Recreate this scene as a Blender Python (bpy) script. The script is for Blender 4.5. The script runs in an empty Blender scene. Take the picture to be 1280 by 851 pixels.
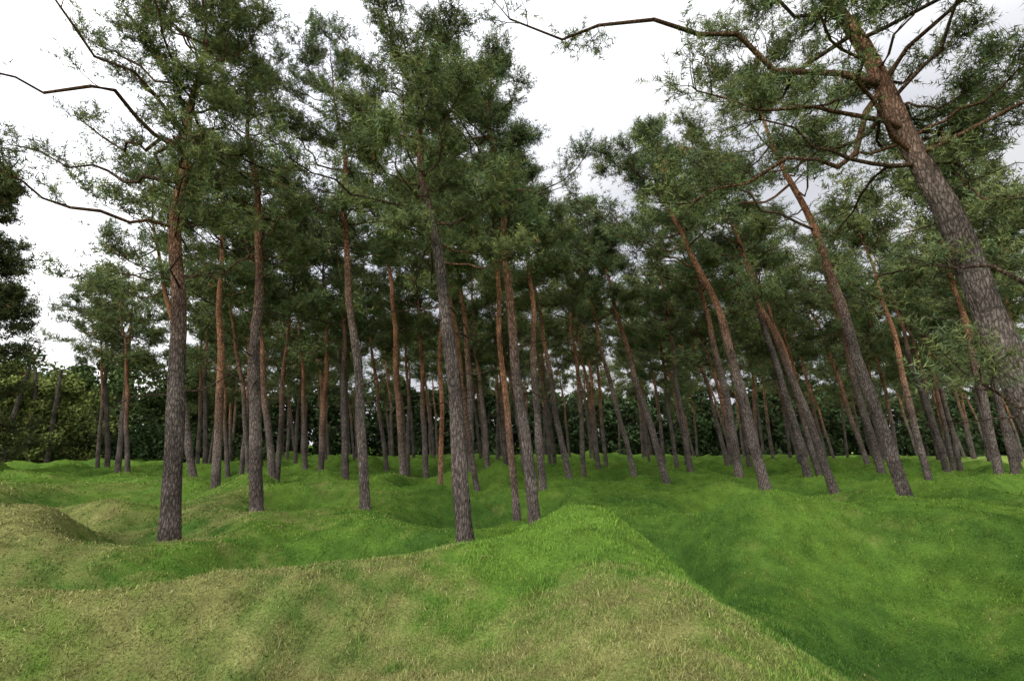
import bpy, math
import numpy as np
rng = np.random.default_rng(11)
scene = bpy.context.scene

# ------------------------------------------------------------ helpers
def nrm(v):
    return v / np.maximum(np.linalg.norm(v, axis=-1, keepdims=True), 1e-9)

class MB:
    def __init__(self):
        self.V=[];self.F=[];self.C=[];self.M=[];self.S=[];self.n=0
    def add(self,V,F,C,mat,smooth=False):
        V=np.asarray(V,dtype=np.float32).reshape(-1,3)
        F=np.asarray(F,dtype=np.int64).reshape(-1,3)
        C=np.asarray(C,dtype=np.float32).reshape(-1,3)
        self.V.append(V);self.F.append(F+self.n);self.C.append(C)
        self.M.append(np.full(len(F),mat,dtype=np.int32));self.S.append(np.full(len(F),smooth,dtype=bool))
        self.n+=len(V)
    def mesh(self,name,mats):
        V=np.concatenate(self.V);F=np.concatenate(self.F);C=np.concatenate(self.C)
        M=np.concatenate(self.M);S=np.concatenate(self.S)
        me=bpy.data.meshes.new(name)
        me.vertices.add(len(V));me.vertices.foreach_set('co',V.ravel())
        me.loops.add(len(F)*3);me.loops.foreach_set('vertex_index',F.astype(np.int32).ravel())
        me.polygons.add(len(F));me.polygons.foreach_set('loop_start',(np.arange(len(F))*3).astype(np.int32))
        for m in mats: me.materials.append(m)
        me.polygons.foreach_set('material_index',M)
        me.polygons.foreach_set('use_smooth',S)
        ca=me.color_attributes.new('Col','FLOAT_COLOR','POINT')
        c4=np.ones((len(C),4),dtype=np.float32);c4[:,:3]=C
        ca.data.foreach_set('color',c4.ravel())
        me.update(calc_edges=True)
        return me

def link(name,me,parent=None):
    ob=bpy.data.objects.new(name,me);scene.collection.objects.link(ob)
    if parent: ob.parent=parent
    return ob

def tubes(mb,P,R,C,k,mat=0,rough=0.0):
    B,n,_=P.shape
    T=np.zeros_like(P);T[:,1:-1]=P[:,2:]-P[:,:-2];T[:,0]=P[:,1]-P[:,0];T[:,-1]=P[:,-1]-P[:,-2]
    T=nrm(T)
    ref=np.array([0.36,0.92,0.13]);ref/=np.linalg.norm(ref)
    A=nrm(np.cross(T,ref));Bn=np.cross(T,A)
    a=np.linspace(0,2*math.pi,k,endpoint=False)
    RR=R[:,:,None]*(1+rough*rng.normal(size=(B,n,k)))
    V=P[:,:,None,:]+RR[...,None]*(np.cos(a)[None,None,:,None]*A[:,:,None,:]+np.sin(a)[None,None,:,None]*Bn[:,:,None,:])
    idx=np.arange(B*n*k).reshape(B,n,k)
    i0=idx[:,:-1,:];i1=idx[:,1:,:];j0=np.roll(i0,-1,axis=2);j1=np.roll(i1,-1,axis=2)
    F=np.concatenate([np.stack([i0,j0,j1],-1).reshape(-1,3),np.stack([i0,j1,i1],-1).reshape(-1,3)])
    CC=np.repeat(C[:,:,None,:],k,axis=2)
    mb.add(V,F,CC,mat,True)

# ------------------------------------------------------------ materials
def newmat(name):
    m=bpy.data.materials.new(name);m.use_nodes=True
    nt=m.node_tree;nt.nodes.clear()
    return m,nt,nt.nodes,nt.links

def mat_bark():
    m,nt,N,L=newmat('pine_bark')
    out=N.new('ShaderNodeOutputMaterial');b=N.new('ShaderNodeBsdfDiffuse')
    b.inputs['Roughness'].default_value=0.6
    at=N.new('ShaderNodeAttribute');at.attribute_name='Col'
    tc=N.new('ShaderNodeTexCoord');mp=N.new('ShaderNodeMapping');mp.inputs['Scale'].default_value=(22,22,6.5)
    vo=N.new('ShaderNodeTexVoronoi');vo.feature='DISTANCE_TO_EDGE';vo.inputs['Scale'].default_value=1.0
    no=N.new('ShaderNodeTexNoise');no.inputs['Scale'].default_value=1.6;no.inputs['Detail'].default_value=4
    no2=N.new('ShaderNodeTexNoise');no2.inputs['Scale'].default_value=1.3;no2.inputs['Detail'].default_value=2
    L.new(tc.outputs['Object'],mp.inputs['Vector'])
    mx=N.new('ShaderNodeVectorMath');mx.operation='ADD'
    L.new(mp.outputs[0],no.inputs['Vector']);L.new(tc.outputs['Object'],no2.inputs['Vector'])
    L.new(mp.outputs[0],mx.inputs[0]);L.new(no.outputs['Color'],mx.inputs[1])
    L.new(mx.outputs[0],vo.inputs['Vector'])
    r1=N.new('ShaderNodeMapRange');r1.inputs['From Max'].default_value=0.22;r1.inputs['To Min'].default_value=0.35;r1.inputs['To Max'].default_value=1.1
    L.new(vo.outputs['Distance'],r1.inputs['Value'])
    r2=N.new('ShaderNodeMapRange');r2.inputs['From Min'].default_value=0.3;r2.inputs['From Max'].default_value=0.7;r2.inputs['To Min'].default_value=0.55;r2.inputs['To Max'].default_value=1.45
    L.new(no.outputs['Fac'],r2.inputs['Value'])
    r3=N.new('ShaderNodeMapRange');r3.inputs['From Min'].default_value=0.35;r3.inputs['From Max'].default_value=0.65;r3.inputs['To Min'].default_value=0.7;r3.inputs['To Max'].default_value=1.3
    L.new(no2.outputs['Fac'],r3.inputs['Value'])
    m1=N.new('ShaderNodeMath');m1.operation='MULTIPLY';L.new(r1.outputs[0],m1.inputs[0]);L.new(r2.outputs[0],m1.inputs[1])
    m2=N.new('ShaderNodeMath');m2.operation='MULTIPLY';L.new(m1.outputs[0],m2.inputs[0]);L.new(r3.outputs[0],m2.inputs[1])
    vm=N.new('ShaderNodeVectorMath');vm.operation='SCALE';L.new(at.outputs['Color'],vm.inputs[0]);L.new(m2.outputs[0],vm.inputs['Scale'])
    L.new(vm.outputs[0],b.inputs['Color'])
    bp=N.new('ShaderNodeBump');bp.inputs['Strength'].default_value=0.9;bp.inputs['Distance'].default_value=0.03
    L.new(m1.outputs[0],bp.inputs['Height']);L.new(bp.outputs[0],b.inputs['Normal'])
    L.new(b.outputs[0],out.inputs['Surface'])
    return m

def mat_leaf(name):
    m,nt,N,L=newmat(name)
    out=N.new('ShaderNodeOutputMaterial');b=N.new('ShaderNodeBsdfDiffuse')
    at=N.new('ShaderNodeAttribute');at.attribute_name='Col'
    L.new(at.outputs['Color'],b.inputs['Color'])
    L.new(b.outputs[0],out.inputs['Surface'])
    return m

def mat_ground():
    m,nt,N,L=newmat('grass_ground')
    out=N.new('ShaderNodeOutputMaterial');b=N.new('ShaderNodeBsdfDiffuse')
    at=N.new('ShaderNodeAttribute');at.attribute_name='Col'
    tc=N.new('ShaderNodeTexCoord')
    n1=N.new('ShaderNodeTexNoise');n1.inputs['Scale'].default_value=2.2;n1.inputs['Detail'].default_value=5;n1.inputs['Roughness'].default_value=0.7
    n2=N.new('ShaderNodeTexNoise');n2.inputs['Scale'].default_value=45;n2.inputs['Detail'].default_value=3;n2.inputs['Roughness'].default_value=0.75
    for n in (n1,n2): L.new(tc.outputs['Object'],n.inputs['Vector'])
    r1=N.new('ShaderNodeMapRange');r1.inputs['From Min'].default_value=0.3;r1.inputs['From Max'].default_value=0.7;r1.inputs['To Min'].default_value=0.65;r1.inputs['To Max'].default_value=1.35
    r2=N.new('ShaderNodeMapRange');r2.inputs['From Min'].default_value=0.3;r2.inputs['From Max'].default_value=0.7;r2.inputs['To Min'].default_value=0.5;r2.inputs['To Max'].default_value=1.4
    L.new(n1.outputs['Fac'],r1.inputs['Value']);L.new(n2.outputs['Fac'],r2.inputs['Value'])
    mm=N.new('ShaderNodeMath');mm.operation='MULTIPLY';L.new(r1.outputs[0],mm.inputs[0]);L.new(r2.outputs[0],mm.inputs[1])
    vm=N.new('ShaderNodeVectorMath');vm.operation='SCALE';L.new(at.outputs['Color'],vm.inputs[0]);L.new(mm.outputs[0],vm.inputs['Scale'])
    L.new(vm.outputs[0],b.inputs['Color'])
    bp=N.new('ShaderNodeBump');bp.inputs['Strength'].default_value=0.8;bp.inputs['Distance'].default_value=0.04
    L.new(n2.outputs['Fac'],bp.inputs['Height']);L.new(bp.outputs[0],b.inputs['Normal'])
    L.new(b.outputs[0],out.inputs['Surface'])
    return m

BARK=mat_bark();NEEDLE=mat_leaf('pine_needles');LEAF=mat_leaf('broad_leaves')
BLADE=mat_leaf('grass_blades');GROUND=mat_ground()

# ------------------------------------------------------------ terrain
trees=[
 dict(b=(-6.51,9.8),z=.29,p=[(-7.15,6.3),(-7.38,9.5)],d=.43,h=12.6,cb=6.5,R=3.7,o=.08),
 dict(b=(-6.50,13.0),z=.24,p=[(-7.02,4.2),(-7.32,7.7),(-7.57,9.2)],d=.41,h=13.2,cb=7.2,R=2.7,o=.0),
 dict(b=(-10.57,18),z=.36,p=[(-10.93,5.1),(-11.28,7.6)],d=.38,h=13.4,cb=7.8,R=2.8,o=.28),
 dict(b=(-3.86,13.5),z=.18,p=[(-4.37,4.3),(-5.0,7.9)],d=.34,h=14.2,cb=7.6,R=2.9,o=.04),
 dict(b=(-4.73,22),z=.35,p=[(-5.43,5.8),(-5.74,9.6),(-6.2,11.2)],d=.40,h=16,cb=10.4,R=2.9,o=.32),
 dict(b=(-.77,9.0),z=.25,p=[(-1.16,3.5),(-1.55,6.0)],d=.38,h=10.4,cb=5.5,R=2.3,o=-.25),
 dict(b=(.54,11.5),z=.22,p=[(.135,4.0),(-.2,6.7)],d=.34,h=12.2,cb=6.9,R=2.5,o=.10),
 dict(b=(.14,13),z=.20,p=[(-.17,3.8),(-.6,7.5)],d=.24,h=12.0,cb=7.8,R=2.0,o=.36),
 dict(b=(-1.07,17),z=.15,p=[(-1.94,4.9),(-2.4,8)],d=.26,h=13,cb=8.2,R=2.2,o=.28),
 dict(b=(2.5,21),z=.3,p=[(1.51,5.6),(1.02,9.3)],d=.33,h=12.6,cb=7.6,R=2.5,o=.08),
 dict(b=(1.04,16.5),z=.25,p=[(.78,4.8),(.6,7.7)],d=.34,h=12,cb=7.6,R=2.2,o=.06),
 dict(b=(6.52,21),z=.34,p=[(5.29,5.6),(4.2,9.3)],d=.38,h=12.2,cb=7.4,R=2.7,o=.04),
 dict(b=(5.94,24),z=.35,p=[(4.71,6.1),(3.75,10.3)],d=.33,h=12.8,cb=8.0,R=2.7,o=.06),
 dict(b=(8.37,16.5),z=.35,p=[(7.61,4.8),(6.94,7.7),(6.1,9.7)],d=.45,h=12.8,cb=7.7,R=3.0,o=.06),
 dict(b=(9.53,21),z=.34,p=[(9.23,5.6),(8.4,9.3)],d=.42,h=13,cb=7.8,R=2.9,o=.0),
 dict(b=(11.25,17.5),z=.4,p=[(10.04,5.0),(9.13,8.1)],d=.36,h=12.6,cb=7.4,R=2.9,o=.06),
 dict(b=(10.96,14),z=.46,p=[(10.34,4.4),(9.54,8.2),(8.77,11.5)],d=.43,h=14.4,cb=8.4,R=3.4,o=.02),
 dict(b=(17.8,24),z=.37,p=[(17.1,6.1),(16.7,10.3)],d=.48,h=13,cb=7.0,R=3.3,o=.0),
 dict(b=(8.1,7.0),z=.3,p=[(7.02,4.6),(6.56,6.5),(5.94,8.7)],d=.58,h=12.5,cb=6.2,R=3.7,o=-.10),
 dict(b=(8.7,5.2),z=.3,p=[(8.65,4),(8.6,7)],d=.34,h=8.5,cb=1.7,R=3.2,o=-.1),
 dict(b=(-10.3,22),z=.3,p=[(-10.5,5),(-10.7,9)],d=.3,h=12.5,cb=7.5,R=2.4,o=.18),
 dict(b=(-8.6,22.5),z=.3,p=[(-8.7,5),(-9.1,9)],d=.34,h=12.5,cb=7.5,R=2.4,o=.28),
 dict(b=(-2.57,18),z=.2,p=[(-2.6,4),(-2.75,8)],d=.24,h=12,cb=8,R=2.0,o=.5),
]
def waves(x,y,l0,l1,seed):
    r=np.random.default_rng(seed);s=0
    for i in range(9):
        a=r.uniform(0,2*math.pi);lam=r.uniform(l0,l1);ph=r.uniform(0,6.28)
        s=s+np.sin((x*math.cos(a)+y*math.sin(a))*2*math.pi/lam+ph)
    return s/9**.5
cr=[]
r0=np.random.default_rng(5)
for i in range(4000):
    x=r0.uniform(-45,60);y=r0.uniform(-20,75);R=r0.uniform(1.6,3.2)
    if abs(x-.5)<6.5 and 0<y<12.5: continue
    if all((x-c[0])**2+(y-c[1])**2>(0.8*(R+c[2]))**2 for c in cr): cr.append((x,y,R,r0.uniform(.55,1.2)))
def seg(x,y,a,b):
    ax,ay=a;bx,by=b;dx,dy=bx-ax,by-ay
    t=np.clip(((x-ax)*dx+(y-ay)*dy)/(dx*dx+dy*dy),0,1)
    return np.hypot(x-ax-t*dx,y-ay-t*dy),t
def ell(x,y,cx,cy,rx,ry):
    return np.exp(-((x-cx)/rx)**2-((y-cy)/ry)**2)
def height(x,y):
    x=np.asarray(x,dtype=np.float64);y=np.asarray(y,dtype=np.float64)
    h=0.10+0.10*waves(x,y,9,22,1)+0.03*waves(x,y,2.5,5,2)+0.010*waves(x,y,.5,1.3,3)
    far=np.clip(1-(np.hypot(x,y)-60)/25,0,1)
    for cx,cy,R,D in cr:
        m=(np.abs(x-cx)<2.2*R)&(np.abs(y-cy)<2.2*R)
        if not m.any(): continue
        d=np.hypot(x[m]-cx,y[m]-cy)/R
        h[m]+=D*(-np.exp(-(d/0.62)**2)*.85+0.40*np.exp(-((d-1.12)/0.38)**2))*far[m]
    p=np.zeros_like(h)
    for a,b,ha,hb,w in [((-7.5,4.4),(-5.2,4.9),.40,.46,.8),((-5.2,4.9),(-3.2,5.6),.46,.40,.85),((-3.2,5.6),(-.3,6.2),.40,.58,.9),((-.3,6.2),(.95,6.9),.62,.95,1.15),
                        ((.95,6.9),(1.25,4.3),.92,.56,1.1),((1.25,4.3),(1.1,0),.56,.5,1.05)]:
        d,t=seg(x,y,a,b);p+=((ha+(hb-ha)*t)*np.exp(-(d/w)**2.0*.8))**4
    p+=(.34*np.exp(-(np.maximum(np.hypot((x+1.6)/1.5,(y-1.5)/1.35)-1.2,0)/1.0)**2))**4
    h+=p**.25*.95
    h-= .90*ell(x,y,-3.0,8.8,1.9,1.25)
    h-= 1.40*ell(x,y,4.8,6.2,1.9,2.1)
    h-= .95*ell(x,y,2.9,9.4,1.1,1.4)
    h-= .85*ell(x,y,-6.4,6.6,2.0,.80)
    h-= .40*ell(x,y,-2.4,4.0,1.6,.8)
    h+= .50*ell(x,y,4.9,10.2,1.7,.85)
    h+= .70*ell(x,y,8.4,9.4,1.8,1.4)
    h-= .75*ell(x,y,6.6,12.3,1.6,.9)
    h-= .7*ell(x,y,-9.2,11.4,1.8,1.1)
    h+= .15*ell(x,y,-10.5,8.6,2.4,1.2)
    for T in trees:
        bx,by=T['b'];m=(np.abs(x-bx)<3)&(np.abs(y-by)<3)
        if m.any():
            g=np.exp(-(np.hypot(x[m]-bx,y[m]-by)/1.0)**2);h[m]+=(T['z']-h[m])*g*.85
    return h
def grass_color(x,y,h):
    n=waves(x,y,1.2,4.5,21);n2=waves(x,y,.35,1.1,22);n3=waves(x,y,.12,.4,23)
    dry=1.0*ell(x,y,-.8,3.0,3.5,2.0)+.9*ell(x,y,-9,8.5,6.0,6.5)+.6*ell(x,y,-4.0,6.0,3.2,1.2)+.4*ell(x,y,-18,17,7,7)
    dry=dry-.75*ell(x,y,1.0,6.6,1.5,1.2)-.8*ell(x,y,-3.2,9.2,2.3,1.6)
    dry=dry*(1+.8*np.clip(h-.2,-.6,.5))+.17*n+.17*n2+.15*n3
    far=np.clip((x-20-.30*y)/8,0,1)*np.clip((y-28)/8,0,1)
    dry=np.clip((dry-.25)/.8,0,1)*.85
    dry=np.maximum(dry,far*.35)
    green=np.array([.115,.200,.030]);dg=np.array([.056,.118,.022]);tan=np.array([.232,.222,.080]);brn=np.array([.155,.145,.055])
    g=np.clip(.5+.28*waves(x,y,2,7,31)+.18*n2+.12*n3+.5*(h-.1),0,1)[:,None]
    base=dg*(1-g)+green*g
    tb=np.clip(.55+.22*waves(x,y,.5,1.8,33)+.25*waves(x,y,.15,.5,34),0,1)[:,None]
    t=tan*tb+brn*(1-tb)
    out=base*(1-dry[:,None])+t*dry[:,None]
    return out*(1+.9*far[:,None]),dry  # far-right clearing: sunlit brightness is put into the grass colour

n=640
s=np.linspace(-6.0,6.0,n)
gx=2.2*np.sinh(s);gy=2.2*np.sinh(np.linspace(-5.6,6.0,n))+5
X,Y=np.meshgrid(gx,gy);xf=X.ravel();yf=Y.ravel();H=height(xf,yf)
col,_=grass_color(xf,yf,H)
idx=np.arange(n*n).reshape(n,n)
a=idx[:-1,:-1].ravel();b=idx[:-1,1:].ravel();c=idx[1:,1:].ravel();d=idx[1:,:-1].ravel()
mb=MB();mb.add(np.stack([xf,yf,H],1),np.concatenate([np.stack([a,b,c],1),np.stack([a,c,d],1)]),col*.85,0,True)
link('ground',mb.mesh('ground',[GROUND]))

# ------------------------------------------------------------ grass blades
def make_grass(N=620000):
    ang=rng.uniform(-1.0,1.0,N);r=np.exp(rng.uniform(math.log(2.0),math.log(42),N))
    x=r*np.sin(ang);y=r*np.cos(ang);h=height(x,y)
    col,dry=grass_color(x,y,h)
    clump=1+.45*waves(x,y,.25,.8,41)
    L=rng.uniform(.015,.042,N)*np.clip(clump,.4,2.0)*(1+.7*(rng.random(N)<.05))*(1+.015*r)
    w=.0014*np.maximum(r,3.0)**.95*rng.uniform(.6,1.2,N)*.8
    a=rng.uniform(0,2*math.pi,N);tilt=np.abs(rng.normal(.45,.3,N))+dry*rng.uniform(0,.8,N)
    tilt=np.clip(tilt,0,1.45)
    a2=rng.uniform(0,2*math.pi,N)
    side=np.stack([np.cos(a),np.sin(a),np.zeros(N)],1)
    dr=np.stack([np.cos(a2)*np.sin(tilt),np.sin(a2)*np.sin(tilt),np.cos(tilt)],1)
    P=np.stack([x,y,h-.004],1)
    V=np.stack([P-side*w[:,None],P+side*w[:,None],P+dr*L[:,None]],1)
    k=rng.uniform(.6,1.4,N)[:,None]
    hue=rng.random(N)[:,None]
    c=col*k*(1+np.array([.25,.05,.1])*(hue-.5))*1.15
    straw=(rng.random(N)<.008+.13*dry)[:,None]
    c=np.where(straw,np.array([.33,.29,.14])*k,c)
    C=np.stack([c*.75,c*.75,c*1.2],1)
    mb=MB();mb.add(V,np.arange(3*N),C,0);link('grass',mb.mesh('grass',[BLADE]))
make_grass()

# ------------------------------------------------------------ pine builder
GREY=np.array([.170,.138,.118]);ORG=np.array([.350,.175,.098]);TWIG=np.array([.11,.078,.056])
def tufts(mb,P,A,size,K,wid,tone=1.0,warm=0.0,lift=None):
    N=len(P)
    A=nrm(A)
    u=rng.random((N,K));rad=rng.normal(size=(N,K,3));rad-= (rad*A[:,None]).sum(-1,keepdims=True)*A[:,None]
    rad=nrm(rad)
    D=nrm(A[:,None]*rng.uniform(.25,.9,(N,K,1))+rad)
    B=P[:,None]+A[:,None]*(u*size[:,None])[...,None]*1.1
    L=(size[:,None]*rng.uniform(.42,.65,(N,K)))[...,None]
    S=nrm(np.cross(D,rng.normal(size=(N,K,3))))*wid*rng.uniform(.7,1.2,(N,K,1))
    V=np.stack([B-S,B+S,B+D*L],2)
    big=1+.32*np.sin(P[:,:1]*2.3+P[:,2:]*1.7)*np.sin(P[:,1:2]*2.1-P[:,2:]*1.1)
    h=rng.random((N,1));k=rng.uniform(.65,1.35,(N,1))*tone*big
    c=(np.array([.092,.136,.070])*(1-h)+np.array([.170,.200,.070])*h)*k
    c=c*(1+warm*np.array([.35,.12,-.1]))
    br=(rng.random((N,1))<.02);c=np.where(br,np.array([.18,.12,.05]),c)
    C=np.repeat(c[:,None,:],K,axis=1)*rng.uniform(.8,1.2,(N,K,1))
    C=np.repeat(C[:,:,None,:],3,axis=2)
    mb.add(V,np.arange(N*K*3),C,1)

def pine(base,z0,pts,dia,h,cb,R,o,nl=26,K=18,tsize=.19,wid=.0045,ns=8,nt=6,conical=False,tone=1.0,wind=.3,dead=9,sides=14):
    mb=MB()
    bx,by=base
    zs=[z0-.25]+[p[1] for p in pts];xs=[bx+(0)]+[p[0] for p in pts]
    sl=(xs[-1]-xs[-2])/(zs[-1]-zs[-2]);zs.append(h);xs.append(xs[-1]+sl*.8*(h-zs[-2]))
    nz=34;tz=np.linspace(0,1,nz)
    Z=zs[0]+tz*(h-zs[0])
    co=np.polyfit(zs,xs,min(2,len(zs)-1));xp=.55*np.polyval(co,Z)+.45*np.interp(Z,zs,xs)
    xp=xp+(bx-xp[0])*(1-tz)**3
    ph=rng.uniform(0,6.28,4)
    wob=tz*(1-tz*.2)
    xp=xp+.16*np.sin(Z*.75+ph[0])*wob+.08*np.sin(Z*1.9+ph[1])*wob
    yp=by+rng.normal(0,.25)*tz+.12*np.sin(Z*.6+ph[2])*wob+.04*np.sin(Z*2.1+ph[3])*wob
    TP=np.stack([xp,yp,Z],1)
    hh=(Z-z0)
    dia=dia*.80
    TR=dia/2*(1-.30*tz-.60*tz**1.9)+dia*.10*np.exp(-np.maximum(hh,0)/.16)
    TR=np.maximum(TR,.018)*(1+.03*np.sin(Z*3.1+ph[1]))
    f=np.clip((tz+o*.9-.32)/.36,0,1);f=f*f*(3-2*f)
    TC=GREY*(1-f[:,None])+ORG*f[:,None]
    TC=TC*rng.uniform(.82,1.18)
    tubes(mb,TP[None],TR[None],TC[None],sides,0,.035)
    def tp(z): return np.stack([np.interp(z,Z,xp),np.interp(z,Z,yp),z],-1)
    def tr(z): return np.interp(z,Z,TR)
    t=np.sort(rng.random(nl))**.9
    zl=cb+t*(h-cb)*.97
    az=np.arange(nl)*2.4+rng.uniform(0,6.28)+rng.normal(0,.35,nl)
    ux=np.cos(az);uy=np.sin(az)
    if conical: LL=R*(1-t)**.8*rng.uniform(.8,1.1,nl)+.35;el=np.radians(-15+35*t)
    else:
        LL=R*((1-t)**.5*.75+.30)*rng.uniform(.4,1.18,nl);LL*=np.where(t<.12,rng.uniform(.5,.95,nl),1)
        el=np.radians(2+44*t**1.5+rng.normal(0,12,nl))
    LL=LL*(1-wind*ux)
    m=9;ss=np.linspace(0,1,m)
    hd=np.stack([ux*np.cos(el),uy*np.cos(el),np.sin(el)],1)
    sag=rng.uniform(-.18,.10,nl)
    P=tp(zl)[:,None,:]+hd[:,None,:]*(LL[:,None]*ss)[...,None]
    P[:,:,2]+=(LL*sag)[:,None]*np.sin(ss*math.pi)+ (LL[:,None]*.12)*ss**2
    wn=np.cumsum(rng.normal(0,1,(nl,m,3)),axis=1);wn-=wn[:,:1]
    P=P+wn*(LL[:,None,None]*.040)
    r0=np.minimum(tr(zl)*.5,.009+.010*LL)
    RR=r0[:,None]*(1-.78*ss)+.003
    fl=np.clip(rng.random(nl)*.6,0,1)[:,None,None]
    CL=np.broadcast_to((TWIG*(1-fl)+ORG*.75*fl),(nl,m,3))*1.0
    tubes(mb,P,RR,CL,6,0,.05)
    if dead:
        zd=rng.uniform(max(2.2,cb*.38),cb+1.0,dead);ad=rng.uniform(0,6.28,dead);Ld=rng.choice([.15,.3,.7,1.2,1.9],dead)*rng.uniform(.7,1.2,dead)
        e=np.radians(rng.uniform(-25,35,dead));dd=np.stack([np.cos(ad)*np.cos(e),np.sin(ad)*np.cos(e),np.sin(e)],1)
        s6=np.linspace(0,1,6);Pd=tp(zd)[:,None]+dd[:,None]*(Ld[:,None]*s6)[...,None]
        w=np.cumsum(rng.normal(0,1,(dead,6,3)),axis=1);w-=w[:,:1];Pd=Pd+w*(Ld*.045)[:,None,None]
        Rd=(.010+.007*Ld)[:,None]*(1-.75*s6)
        tubes(mb,Pd,Rd,np.broadcast_to(TWIG*.9,(dead,6,3)),5,0,.05)
        big=Ld>.6
        if big.any():
            q=Pd[big][:,2:5].reshape(-1,3);kk=len(q);dv=nrm(rng.normal(size=(kk,3)))*rng.uniform(.2,.6,(kk,1))
            s4=np.linspace(0,1,4);Pq=q[:,None]+dv[:,None]*s4[None,:,None]
            tubes(mb,Pq,np.broadcast_to(.006*(1-.7*s4),(kk,4)),np.broadcast_to(TWIG*.9,(kk,4,3)),3,0)
    B=nl*ns
    cen=np.stack([np.full(nl,.96),rng.uniform(.66,.82,nl),rng.uniform(.35,.55,nl)],1)
    pick=rng.choice(3,size=(nl,ns),p=[.44,.36,.20])
    si=np.clip(cen[np.arange(nl)[:,None],pick]+rng.normal(0,.045,(nl,ns)),.15,1.0);si[:,0]=1.0
    if conical: si=rng.uniform(.2,1.0,(nl,ns))
    fi=si*(m-1);i0=np.minimum(fi.astype(int),m-2);fr=(fi-i0)[...,None]
    li=np.arange(nl)[:,None]
    SP=P[li,i0]*(1-fr)+P[li,i0+1]*fr
    tan=nrm(P[li,i0+1]-P[li,i0])
    lat=nrm(np.cross(tan,np.array([0,0,1.0])))*rng.choice([-1,1],(nl,ns,1))
    SD=nrm(tan*rng.uniform(.2,1.0,(nl,ns,1))+lat*rng.uniform(.2,1.1,(nl,ns,1))+np.array([0,0,1.])*rng.uniform(-.12,.45,(nl,ns,1))*(0.2 if conical else 1))
    SL=np.clip(LL[:,None]*rng.uniform(.12,.26,(nl,ns)),.22,.75)
    SP=SP.reshape(B,3);SD=SD.reshape(B,3);SL=SL.reshape(B)
    m2=5;s5=np.linspace(0,1,m2)
    Q=SP[:,None]+SD[:,None]*(SL[:,None]*s5)[...,None]
    Q[:,:,2]+=SL[:,None]*.10*s5**2
    w=np.cumsum(rng.normal(0,1,(B,m2,3)),axis=1);w-=w[:,:1];Q=Q+w*(SL*.05)[:,None,None]
    tubes(mb,Q,(.005+.007*SL)[:,None]*(1-.7*s5),np.broadcast_to(TWIG,(B,m2,3)),4,0)
    ti=rng.uniform(.2,1.0,(B,nt));ti[:,0]=1
    fi=ti*(m2-1);i0=np.minimum(fi.astype(int),m2-2);fr=(fi-i0)[...,None];bi=np.arange(B)[:,None]
    WP=(Q[bi,i0]*(1-fr)+Q[bi,i0+1]*fr).reshape(-1,3)
    WT=nrm(Q[bi,i0+1]-Q[bi,i0]).reshape(-1,3)
    Wn=len(WP)
    WD=nrm(WT*.6+rng.normal(0,.7,(Wn,3))*np.array([1,1,.55])+np.array([0,0,.25]))
    WL=rng.uniform(.10,.28,Wn)
    s3=np.array([0,.5,1.]);WQ=WP[:,None]+WD[:,None]*(WL[:,None]*s3)[...,None];WQ[:,2,2]+=WL*.12
    tubes(mb,WQ,np.broadcast_to(np.array([.004,.0035,.003]),(Wn,3)),np.broadcast_to(TWIG,(Wn,3,3)),3,0)
    tp_=[];ta_=[]
    for fpos,sp in ((.3,.9),(1.0,.35)):
        tp_.append(WP+WD*(WL*fpos)[:,None]+rng.normal(0,.02,(Wn,3)))
        ta_.append(WD+rng.normal(0,sp*.6,(Wn,3))+np.array([0,0,.2]))
    TPp=np.concatenate(tp_);TA=np.concatenate(ta_)
    tufts(mb,TPp,TA,tsize*rng.uniform(.75,1.25,len(TPp)),K,wid,tone,rng.uniform(-.1,.35))
    return mb

for i,T in enumerate(trees):
    dist=math.hypot(*T['b'])
    big=T['R']>3.2
    near=dist<15
    mb=pine(T['b'],T['z'],T['p'],T['d'],T['h'],T['cb'],T['R'],T['o'],
            nl=(46 if big else 34) if near else 28,K=17 if near else 12,wid=.0078 if near else .012,
            tsize=.20 if near else .27,ns=11,nt=7,dead=14)
    link('pine_tree',mb.mesh('pine_tree',[BARK,NEEDLE]))

var=[]
for k in range(7):
    hh=rng.uniform(11.8,13.8);ln=rng.uniform(.05,.17);cb=hh*rng.uniform(.50,.60)
    mb=pine((0,0),0,[(-ln*4,4.5),(-ln*8*1.1,8.5)],rng.uniform(.30,.44),hh,cb,rng.uniform(2.4,3.1),rng.uniform(-.1,.18),
            nl=23,K=9,tsize=.36,wid=.022,ns=8,nt=5,dead=14,sides=9,tone=.95)
    var.append(mb.mesh('pine_tree_mesh',[BARK,NEEDLE]))
far=bpy.data.objects.new('distant_pine_forest',None);scene.collection.objects.link(far)
pos=[T['b'] for T in trees]
def place(x,y,parent=None,s=None):
    z=float(height(np.array([x]),np.array([y]))[0])
    ob=link('pine_tree' if parent is None else 'far_pine',var[rng.integers(len(var))],parent)
    ob.location=(x,y,z-.05);ob.rotation_euler=(rng.normal(0,.03),rng.normal(0,.04),rng.uniform(-.9,.9))
    s=s or rng.uniform(.85,1.12);ob.scale=(s,s,s*rng.uniform(.95,1.08))
for p in [(-22,28),(-24.2,30),(-20.6,27),(-26.5,32),(-19,31),(-9.8,21),(-7.4,22.5),(-12.5,24),(-14,26)]:
    pos.append(p);place(*p)
cnt=0
for i in range(9000):
    y=rng.uniform(20,60);x=rng.uniform(-.70*y,1.06*y)
    if x>24+.40*(y-20) and x>27: 
        if rng.random()<.9: continue
    if x<-6-(y-22)*.62-8: continue
    md=3.0 if y<34 else 3.8
    if all((x-q[0])**2+(y-q[1])**2>md*md for q in pos):
        pos.append((x,y));place(x,y,None if y<34 else far);cnt+=1
    if cnt>145: break
print('generic trees',cnt)
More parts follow.
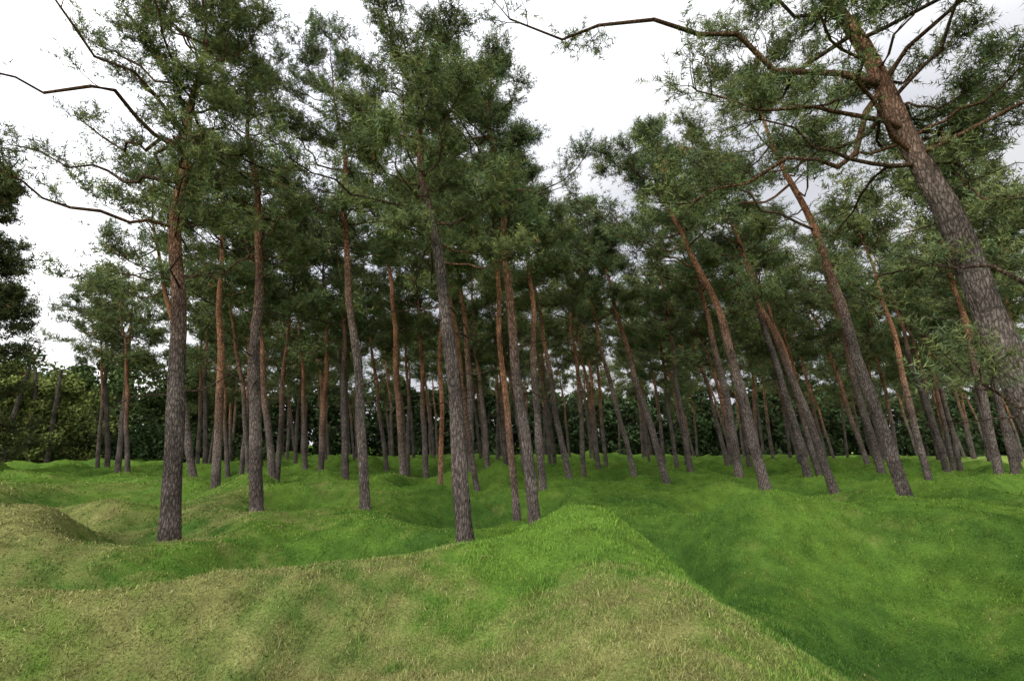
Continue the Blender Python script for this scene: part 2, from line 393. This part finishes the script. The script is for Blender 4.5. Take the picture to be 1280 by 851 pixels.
for p in [(31,36),(27,30),(24,27.5),(22,21),(19,19.5)]:
    place(*p)

mb=pine((-28.4,24.5),.2,[(-28.5,6),(-28.6,12)],.5,17.0,2.0,3.2,-.3,nl=110,K=10,tsize=.45,wid=.026,ns=9,nt=5,conical=True,tone=.42,wind=0,dead=0)
link('spruce_tree',mb.mesh('spruce_tree',[BARK,NEEDLE]))

# ------------------------------------------------------------ broadleaf masses
def mass(name,centers,color,q=380,size=.2,trunks=True):
    mb=MB();C=np.array([c[:3] for c in centers]);Rr=np.array([c[3] for c in centers]);n=len(C)
    d=nrm(rng.normal(size=(n,q,3)));rad=rng.uniform(.2,1.08,(n,q,1))**.6
    lump=1+.22*np.sin(d[...,:1]*5+rng.uniform(0,6,(n,1,1)))*np.sin(d[...,2:]*6+rng.uniform(0,6,(n,1,1)))
    P=C[:,None]+d*rad*lump*Rr[:,None,None]*np.array([1,1,.85])
    N=n*q;P=P.reshape(-1,3)
    a=nrm(rng.normal(size=(N,3)));b=nrm(np.cross(a,rng.normal(size=(N,3))))
    s=size*rng.uniform(.6,1.4,(N,1))
    V=np.stack([P-a*s,P+b*s*.5,P+a*s,P-b*s*.5],1)
    i=np.arange(N)[:,None]*4
    F=np.concatenate([i+np.array([0,1,2]),i+np.array([0,2,3])])
    cv=np.array(color)*rng.uniform(.5,1.45,(n,1,1))*rng.uniform(.75,1.25,(n,q,1))
    cv=np.repeat(cv.reshape(-1,1,3),4,axis=1)
    mb.add(V,F,cv,1)
    if trunks:
        k=max(3,n//9);sel=rng.integers(0,n,k);Pt=np.stack([np.stack([C[sel,0]+rng.normal(0,.3,k)*j,C[sel,1],np.full(k,-.3)+j*4.0],1) for j in range(3)],1)
        tubes(mb,Pt,np.broadcast_to(np.array([.22,.17,.09]),(k,3)),np.broadcast_to(GREY*.7,(k,3,3)),7,0)
    link(name,mb.mesh(name,[BARK,LEAF]))
def row(a,b,step,hmin,hmax,depth,r=(1.4,2.4)):
    out=[];L=math.hypot(b[0]-a[0],b[1]-a[1]);k=int(L/step)
    for i in range(k):
        t=(i+rng.random())/k;top=rng.uniform(hmin,hmax)
        x=a[0]+(b[0]-a[0])*t;y=a[1]+(b[1]-a[1])*t+rng.uniform(0,depth)
        z=rng.uniform(.4,1.5)
        while z<top:
            rr=rng.uniform(*r)*(1 if z<top*.7 else .75)
            out.append((x+rng.normal(0,.8),y+rng.normal(0,.9),z,rr));z+=rr*.95
    return out
mass('distant_treeline',row((-75,62),(115,80),1.0,7.5,11.5,8,(1.4,2.4)),(.040,.062,.025),q=260,size=.32)
mass('broadleaf_treeline',row((-62,42),(-27,47),1.1,6,11,6,(1.1,2.1)),(.066,.095,.032),q=420,size=.19)
mass('broadleaf_tree',row((-42.0,37.5),(-34.5,38.5),.9,6,9.0,2,(.8,1.6)),(.150,.175,.052),q=480,size=.14)
mass('hedge_shrubs',row((-45,39),(-24,44),.9,2,3.4,2,(.9,1.6)),(.036,.058,.022),q=380,size=.16,trunks=False)

# ------------------------------------------------------------ sky, sun, camera
sun_el,sun_az=math.radians(42),math.radians(222)
from mathutils import Vector
dirv=Vector((math.sin(sun_az)*math.cos(sun_el),math.cos(sun_az)*math.cos(sun_el),math.sin(sun_el)))
w=bpy.data.worlds.new('World');scene.world=w;w.use_nodes=True
try: w.cycles.sampling_method='NONE'
except Exception as ex: print(ex)
nt=w.node_tree;N=nt.nodes;L=nt.links;N.clear()
out=N.new('ShaderNodeOutputWorld')
sky=N.new('ShaderNodeTexSky');sky.sky_type='NISHITA';sky.sun_disc=False;sky.sun_elevation=sun_el;sky.sun_rotation=sun_az;sky.air_density=1.5;sky.dust_density=4
b1=N.new('ShaderNodeBackground');b1.inputs['Strength'].default_value=.11;L.new(sky.outputs[0],b1.inputs['Color'])
tc=N.new('ShaderNodeTexCoord');mp=N.new('ShaderNodeMapping');mp.inputs['Scale'].default_value=(1.2,1.2,3.0);mp.inputs['Location'].default_value=(1.3,0,.4);L.new(tc.outputs['Generated'],mp.inputs[0])
no=N.new('ShaderNodeTexNoise');no.inputs['Scale'].default_value=1.5;no.inputs['Detail'].default_value=4;no.inputs['Roughness'].default_value=.48;L.new(mp.outputs[0],no.inputs['Vector'])
cr_=N.new('ShaderNodeValToRGB');e=cr_.color_ramp.elements
e[0].position=.32;e[0].color=(.68,.70,.78,1);e[1].position=.60;e[1].color=(.98,.98,.99,1)
L.new(no.outputs['Fac'],cr_.inputs[0])
# an overcast sky is brighter around the veiled sun
dt=N.new('ShaderNodeVectorMath');dt.operation='DOT_PRODUCT';L.new(tc.outputs['Generated'],dt.inputs[0]);dt.inputs[1].default_value=dirv
mr=N.new('ShaderNodeMapRange');mr.inputs['From Min'].default_value=-.35;mr.inputs['From Max'].default_value=1.0;mr.inputs['To Min'].default_value=.92;mr.inputs['To Max'].default_value=3.7
L.new(dt.outputs['Value'],mr.inputs['Value'])
b2=N.new('ShaderNodeBackground');L.new(mr.outputs[0],b2.inputs['Strength']);L.new(cr_.outputs[0],b2.inputs['Color'])
mx=N.new('ShaderNodeMixShader');mx.inputs[0].default_value=.90;L.new(b1.outputs[0],mx.inputs[1]);L.new(b2.outputs[0],mx.inputs[2]);L.new(mx.outputs[0],out.inputs['Surface'])

sl=bpy.data.lights.new('sun','SUN');sl.energy=1.5;sl.angle=math.radians(16);sl.color=(1,.97,.92)
so=bpy.data.objects.new('sun',sl);scene.collection.objects.link(so)
so.rotation_euler=(dirv).to_track_quat('Z','Y').to_euler();so.location=(0,0,40)

cam=bpy.data.cameras.new('camera');cam.lens=17;cam.sensor_width=36;cam.clip_end=2000;cam.clip_start=.05
co=bpy.data.objects.new('camera',cam);scene.collection.objects.link(co)
co.location=(0,0,2.0);co.rotation_euler=(math.radians(102),0,0)
scene.camera=co
scene.view_settings.view_transform='Standard';scene.view_settings.look='None';scene.view_settings.exposure=0
